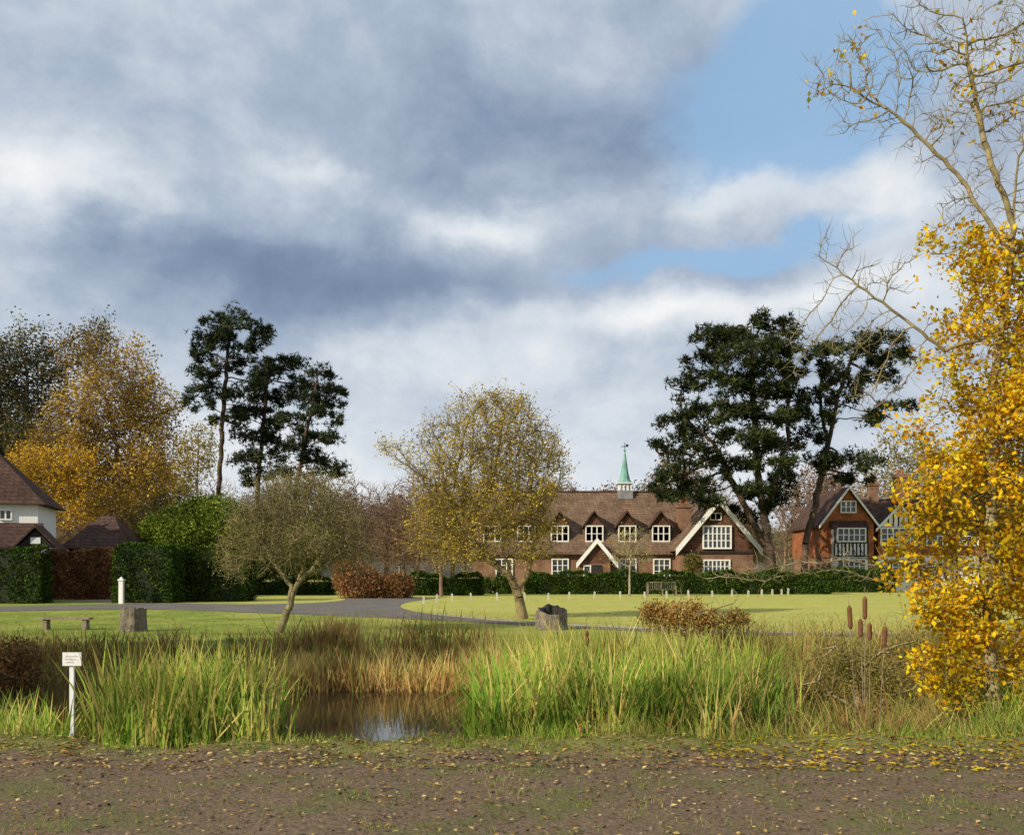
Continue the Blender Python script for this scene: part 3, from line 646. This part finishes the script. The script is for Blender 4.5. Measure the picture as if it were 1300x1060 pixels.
tree('young_tree',[[P(560,758,d)*[1,1,0],P(560,700,d)]],blobpts([(545,690,35,45),(580,680,25,35),(500,690,35,40)],d,350,.8),.35,.4,.014,bark_red,twigs=3,twl=.7,twr=.012,leafmat=lf_rust,leaves=2500,lsize=.12,lspread=.2)

# foreground maple with bare upper limbs
d=12.
leafb=[(1235,350,30,42),(1265,330,35,40),(1255,430,62,60),(1248,520,70,70),(1225,620,72,75),(1235,740,85,80),(1250,845,66,70),(1310,420,60,120),(1320,620,80,140),(1330,820,80,110),(1165,560,26,26,.6),(1160,690,30,32,.8),(1160,770,30,22,.8),(1195,850,32,48,.8),(1165,640,22,22,.6),(1140,740,14,12,.5),(1215,300,18,14,.4),(1195,400,14,16,.4)]
bare=[(1090,90,70,45),(1060,110,45,35),(1160,60,70,50),(1230,110,70,90),(1290,100,70,110),(1180,170,50,45),(1100,150,50,30),(1250,230,60,50),(1300,280,50,60),(1055,315,40,20),(1120,350,45,30),(1200,300,40,30),(1330,30,60,60),(1170,20,50,20)]
low=[(1080,430,50,25,.6),(1010,440,25,40,.5),(1110,500,40,25,.6),(950,730,50,14,.5),(1050,715,60,14,.5)]
at=np.concatenate([blobpts(leafb,d,1200,.55),blobpts(bare,d,760,.5),blobpts(low,d,140,.4)])
def lfil(t):
    px=t[:,0]/t[:,1]*F+CX; py=HY-(t[:,2]-CH)/t[:,1]*F
    dense=(px>1118)&(py>290)&~((px<1165)&(py<520))
    gap=np.sin(t[:,0]*4.3+t[:,2]*1.7+1)*np.sin(t[:,2]*4.9+t[:,1]*2.3)+.5*np.sin(t[:,0]*9+t[:,2]*8+t[:,1]*5)
    dense&=(gap>-.48)
    sp_=(rng.random(len(t))<.04)&(py<200)&((px<1130)|(px>1180))
    return dense|sp_
tree('field_maple_tree',[[P(1262,925,d)*[1,1,0],P(1255,800,d),P(1258,640,d),P(1262,480,d),P(1280,360,d),P(1292,200,d)],[P(1272,420,d),P(1200,445,d),P(1120,385,d),P(1040,325,d)],[P(1285,330,d),P(1215,220,d),P(1130,140,d)],[P(1290,300,d),P(1250,180,d),P(1225,60,d)]],
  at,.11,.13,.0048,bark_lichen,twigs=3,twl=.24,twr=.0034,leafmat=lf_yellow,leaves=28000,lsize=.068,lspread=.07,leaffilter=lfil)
for (tx,ty,hh) in ((-18,13.5,9),(-12.8,12.5,8.5)):
    c=np.array([tx,ty,0.]); n=260; dr=unit(rng.normal(size=(n,3)))*(rng.random(n)**.4)[:,None]*[3.4,3.0,3.0]
    tree('roadside_tree',[[c,c+[0,0,2.2],c+[.2,0,hh*.55]]],c+[0,0,hh*.65]+dr,.35,.4,.018,bark,twigs=2,twl=.7,twr=.012,leafmat=lf_olive,leaves=9000,lsize=.16,lspread=.25)

# ------------------------------------------------------------------ distant trees (one mass, instanced)
mass=empty('distant_tree_mass')
protos=[]
for k,(bk,lm,nl) in enumerate([(bark_red,None,0),(bark,lf_rust,3500),(bark_pale,lf_olive,2500),(bark,lf_dkgreen,9000)]):
    c=np.array([0,0,0.]); n=420; dr=unit(rng.normal(size=(n,3)))*(rng.random(n)**.45)[:,None]*[4.2,4.2,5.2]
    t=tree('tree_%d'%k,[[c,c+[0,0,3.5],c+[.3,0,6]]],c+[0,0,8.2]+dr,.6,.7,.03,bk,twigs=3,twl=1.3,twr=.022,leafmat=lm,leaves=nl,lsize=.3,lspread=.4,parent=mass)
    t.location=(-60+40*k,175,0); protos.append(t)
def inst(k,x,y,sc):
    a=random.random()*6.28
    p=protos[k]; o=bpy.data.objects.new('tree',p.data); link(o,mass); o.location=(x,y,0); o.rotation_euler=(0,0,a); o.scale=(sc*(.9+.3*random.random()),sc,sc*(.85+.3*random.random()))
    for ch in p.children:
        q=bpy.data.objects.new(ch.name.split('.')[0],ch.data); link(q,o)
for i in range(46):
    px=-250+i*40+random.uniform(-14,14); dd=random.uniform(118,150); inst(random.choice([0,0,1,2,1]),X(px,dd),dd,random.uniform(.8,1.1))
for i in range(60):
    px=-300+i*33; dd=random.uniform(170,230); inst(random.choice([3,3,1,2]),X(px,dd),dd,random.uniform(.9,1.2))
for px,dd,sc,k in [(455,84,.62,0),(490,88,.66,0),(530,86,.7,0),(575,90,.72,1),(610,92,.75,0),(430,92,.66,1),(1150,108,1.15,2),(1190,104,1.2,2),(1100,112,1.0,0),(1230,100,1.0,2),(1060,105,.9,0),(210,88,.8,2),(185,92,1.0,1),(0,95,1.2,1),(-60,85,1.2,3),(330,90,.6,1),(690,110,.8,0),(1290,90,1.0,3),(1330,85,1.0,3)]:
    inst(k,X(px,dd),dd,sc)
mh=mat_noise('distant_woodland',(.05,.05,.035),(.10,.085,.06),.05,.95)
hx=np.linspace(-420,420,160); hy=[255,285,330,420]
V=[];
for j,yy in enumerate(hy):
    for x in hx: V.append((x,yy,(-.5,11,15,13)[j]*(1+.0*x)+ (0 if j==0 else 1.2*math.sin(x*.11+j)+.9*math.sin(x*.37+j*2)+.5*math.sin(x*.9))))
n_=len(hx); Fc=[(j*n_+i,j*n_+i+1,(j+1)*n_+i+1,(j+1)*n_+i) for j in range(3) for i in range(n_-1)]
mesh_np('distant_hill',V,4,mh,None,True,faces=Fc)

# ------------------------------------------------------------------ small objects
def stump(name,px,py,wpx,hpx,hollow=False):
    d=D(py); s=d/F; c=np.array([X(px,d),d]); R=wpx*s/2; Ht=hpx*s; n=28; vs=[];fs=[]
    prof=[(0,1.18),(.12,1.05),(.5,1),(.92,.98),(1,.94)]
    lob=[1+.07*math.sin(k*6.283/n*5+1)+.04*math.sin(k*6.283/n*9)+random.uniform(-.02,.02) for k in range(n)]
    tj=[random.uniform(-.03,.05)+(.12*math.sin(k*6.283/n) if hollow else 0) for k in range(n)]
    for t,q in prof:
        for k in range(n):
            a=k*6.283/n; vs.append((c[0]+R*q*lob[k]*math.cos(a),c[1]+R*q*lob[k]*math.sin(a),-.02+t*(Ht+(tj[k] if t>.8 else 0))))
    L=len(prof)
    for i in range(L-1):
        for k in range(n): fs.append((i*n+k,i*n+(k+1)%n,(i+1)*n+(k+1)%n,(i+1)*n+k))
    mb=MB(); mb.add(vs,fs,stumpm)
    top=(L-1)*n; ring_=vs[top:top+n]; inner=[(c[0]+(x-c[0])*.72,c[1]+(y-c[1])*.72,z+(-.01 if not hollow else -.02)) for x,y,z in ring_]
    bot=[(c[0]+(x-c[0])*.6,c[1]+(y-c[1])*.6,z-(.3 if hollow else .015)) for x,y,z in ring_]
    mb.add(ring_+inner+bot,[(k,(k+1)%n,n+(k+1)%n,n+k) for k in range(n)]+[(n+k,n+(k+1)%n,2*n+(k+1)%n,2*n+k) for k in range(n)]+[tuple(range(2*n,3*n))],timber if hollow else wood)
    o=mb.build(name); return o
stump('tree_stump',169,801,30,30); stump('tree_stump',701,799,36,26,True); stump('tree_stump',686,797,12,22,False)
B=MB(); d=D(799); x0,x1=X(52,d),X(116,d); B.box(x0,x1,d-.16,d+.16,.3,.36,wood); B.box(x0+.1,x0+.22,d-.12,d+.12,-.02,.3,wood); B.box(x1-.22,x1-.1,d-.12,d+.12,-.02,.3,wood); B.build('plank_bench')
B=MB(); d=D(756.5); x0,x1=X(822,d),X(859,d)
for k in range(4): B.box(x0,x1,d-.05+k*.12,d+.04+k*.12,.43,.46,wood)
for x in (x0,x1-.07,(x0+x1)/2): B.box(x,x+.07,d-.05,d+.02,0,.429,wood); B.box(x,x+.07,d+.43,d+.5,0,.9,wood)
for x in (x0,x1-.07): B.box(x,x+.07,d-.05,d+.43,.62,.67,wood); B.box(x,x+.07,d-.05,d+.02,.46,.62,wood)
B.box(x0-.01,x1+.01,d+.42,d+.51,.9,.97,wood)
for k in range(14):
    x=x0+.12+(x1-x0-.28)*k/13; B.box(x,x+.04,d+.45,d+.48,.5,.9,wood)
B.build('park_bench')
line=smooth_poly([G(*q) for q in [(538,766),(590,763),(740,760),(960,756.5),(1030,752.5),(1125,749)]],12); L=[np.array(p) for p in line]
cum=[0]
for a,b_ in zip(L[:-1],L[1:]): cum.append(cum[-1]+np.linalg.norm(b_-a))
posts=[]; t=0
while t<cum[-1]:
    i=min(np.searchsorted(cum,t,side='right')-1,len(L)-2); f=(t-cum[i])/(cum[i+1]-cum[i]); posts.append(L[i]*(1-f)+L[i+1]*f); t+=random.uniform(1.5,2.0)
for k,p in enumerate(posts):
    B=MB(); h=.40+random.uniform(-.05,.04); a=.055; x,y=p; lx=random.uniform(-.03,.03)
    B.add([(x-a,y-a,-.02),(x+a,y-a,-.02),(x+a,y+a,-.02),(x-a,y+a,-.02),(x-a+lx,y-a,h),(x+a+lx,y-a,h),(x+a+lx,y+a,h),(x-a+lx,y+a,h),(x+lx,y,h+.05)],[(0,1,5,4),(1,2,6,5),(2,3,7,6),(3,0,4,7),(4,5,8),(5,6,8),(6,7,8),(7,4,8)],postm); B.build('wooden_bollard')
B=MB(); d=11.6; x=X(90,d); z1=Z(828,d); z0=Z(845,d); B.box(x-.1,x+.12,d,d+.02,z0,z1,white); B.box(x-.028,x+.022,d+.021,d+.06,-.7,z0+.12,white)
for k in range(3): B.box(x-.07,x+.09-.03*k,d-.003,d-.0005,z1-.05-k*.035,z1-.045-k*.035,leadm)
B.build('pond_warning_sign')
B=MB(); x=X(154,51.5); B.box(x-.11,x+.11,51.4,51.62,-.02,1.2,white); B.box(x-.15,x+.15,51.36,51.66,1.2,1.27,white); B.add([(x-.12,51.39,1.27),(x+.12,51.39,1.27),(x+.12,51.63,1.27),(x-.12,51.63,1.27),(x,51.51,1.42)],[(0,1,4),(1,2,4),(2,3,4),(3,0,4)],white); B.build('gate_post')

# ------------------------------------------------------------------ world
SUN=np.array([-.80,-.60,0]); SUN=SUN/np.linalg.norm(SUN); el=math.radians(27)
sv=Vector((SUN[0]*math.cos(el),SUN[1]*math.cos(el),math.sin(el)))
wld=bpy.data.worlds.new('World'); scene.world=wld; wld.use_nodes=True; nt=wld.node_tree; nt.nodes.clear(); S.nt=nt
out=nt.nodes.new('ShaderNodeOutputWorld'); bg=nt.nodes.new('ShaderNodeBackground'); bg.inputs[1].default_value=.1; nt.links.new(bg.outputs[0],out.inputs[0])
sky=nt.nodes.new('ShaderNodeTexSky'); sky.sky_type='NISHITA'; sky.sun_disc=False; sky.sun_elevation=el; sky.sun_rotation=math.atan2(SUN[0],SUN[1])%(2*math.pi)
tc=nt.nodes.new('ShaderNodeTexCoord').outputs['Generated']
sx=nt.nodes.new('ShaderNodeSeparateXYZ'); nt.links.new(tc,sx.inputs[0]); dx,dy,dz=[S(o) for o in sx.outputs]
az=dx._m('ARCTAN2',dy); zc=dz._m('MAXIMUM',0.0); ev=zc._m('ARCSINE')
cb2=nt.nodes.new('ShaderNodeCombineXYZ'); nt.links.new(az.o,cb2.inputs[0]); nt.links.new((ev*1.35).o,cb2.inputs[1]); ae=cb2.outputs[0]
wn=nt.nodes.new('ShaderNodeTexNoise'); wn.inputs['Scale'].default_value=3.4; wn.inputs['Detail'].default_value=6; wn.inputs['Roughness'].default_value=.58; nt.links.new(ae,wn.inputs['Vector'])
ws=nt.nodes.new('ShaderNodeSeparateColor'); nt.links.new(wn.outputs['Color'],ws.inputs[0]); w1=S(ws.outputs[0]); w2=S(ws.outputs[1])
fb=noise(ae,4.6,8,.6,.15)
az2=az+(w1-.5)*.30; ev2=ev+(w2-.5)*.20
def gs(lst,base):
    acc=None
    for px,py,rx,ry,wt in lst:
        a=math.atan((px-CX)/F); e=math.atan((HY-py)/math.hypot(F,px-CX))
        u=(az2-a)*(F/rx); v=(ev2-e)*(F/ry/.85)
        g=u._m('MULTIPLY_ADD',u,v*v)
        g=(g*-1)._m('EXPONENT')
        g=g._m('MULTIPLY_ADD',wt,acc if acc is not None else base)
        acc=g
    return acc
Vv=gs([(45,240,100,75,.46),(300,130,220,70,-.10),(720,165,230,60,-.28),(620,275,110,26,.34),(330,355,330,58,-.40),(620,370,120,32,-.10),(385,215,60,20,.18),
  (900,400,210,40,.50),(560,470,220,34,.18),(540,0,60,22,.3),(1090,260,80,60,.3),(900,220,70,35,.28),(30,40,120,60,.1)],.55)
Vv=Vv+(fb-.5)*1.1
Vv=Vv+(sstep(ev,.26,.04)*.30)
Bl=gs([(960,100,130,85,.9),(870,185,110,50,.4),(930,320,150,28,.9),(1090,40,110,80,.8),(790,345,70,25,.4),(1010,190,90,50,.5),(1180,480,80,50,.35)],-.02)
Bl=sstep(Bl+(fb-.5)*1.1-(Vv-.5)*.25,.15,.75)
cl=ramp(clamp01(Vv),[(0,(.155,.215,.33)),(.25,(.235,.31,.44)),(.5,(.40,.48,.60)),(.72,(.65,.71,.78)),(1,(.92,.93,.94))])
sc_=nt.nodes.new('ShaderNodeVectorMath'); sc_.operation='SCALE'; nt.links.new(cl.o,sc_.inputs[0]); sc_.inputs['Scale'].default_value=10.
blue=mix(.6,sky.outputs[0],(3.8,6.3,9.4))
fin=mix(Bl*.9,S(sc_.outputs[0]),blue)
nt.links.new(fin.o,bg.inputs[0])
sl=bpy.data.lights.new('sun','SUN'); sl.energy=5.0; sl.angle=math.radians(.5); sl.color=(1,.90,.70)
so=link(bpy.data.objects.new('sun',sl)); so.rotation_euler=sv.to_track_quat('Z','Y').to_euler()
cd=bpy.data.cameras.new('camera'); cd.sensor_width=36; cd.lens=F/1300*36; cd.shift_y=(HY-530)/1300; cd.clip_end=5000; cd.clip_start=.1
co_=link(bpy.data.objects.new('camera',cd)); co_.location=(0,0,CH); co_.rotation_euler=(math.radians(90),0,0); scene.camera=co_
scene.view_settings.view_transform='Standard'; scene.view_settings.look='None'; scene.view_settings.exposure=0
print('BUILD',time.time()-T0, sum(len(o.data.polygons) for o in bpy.data.objects if o.type=='MESH'))
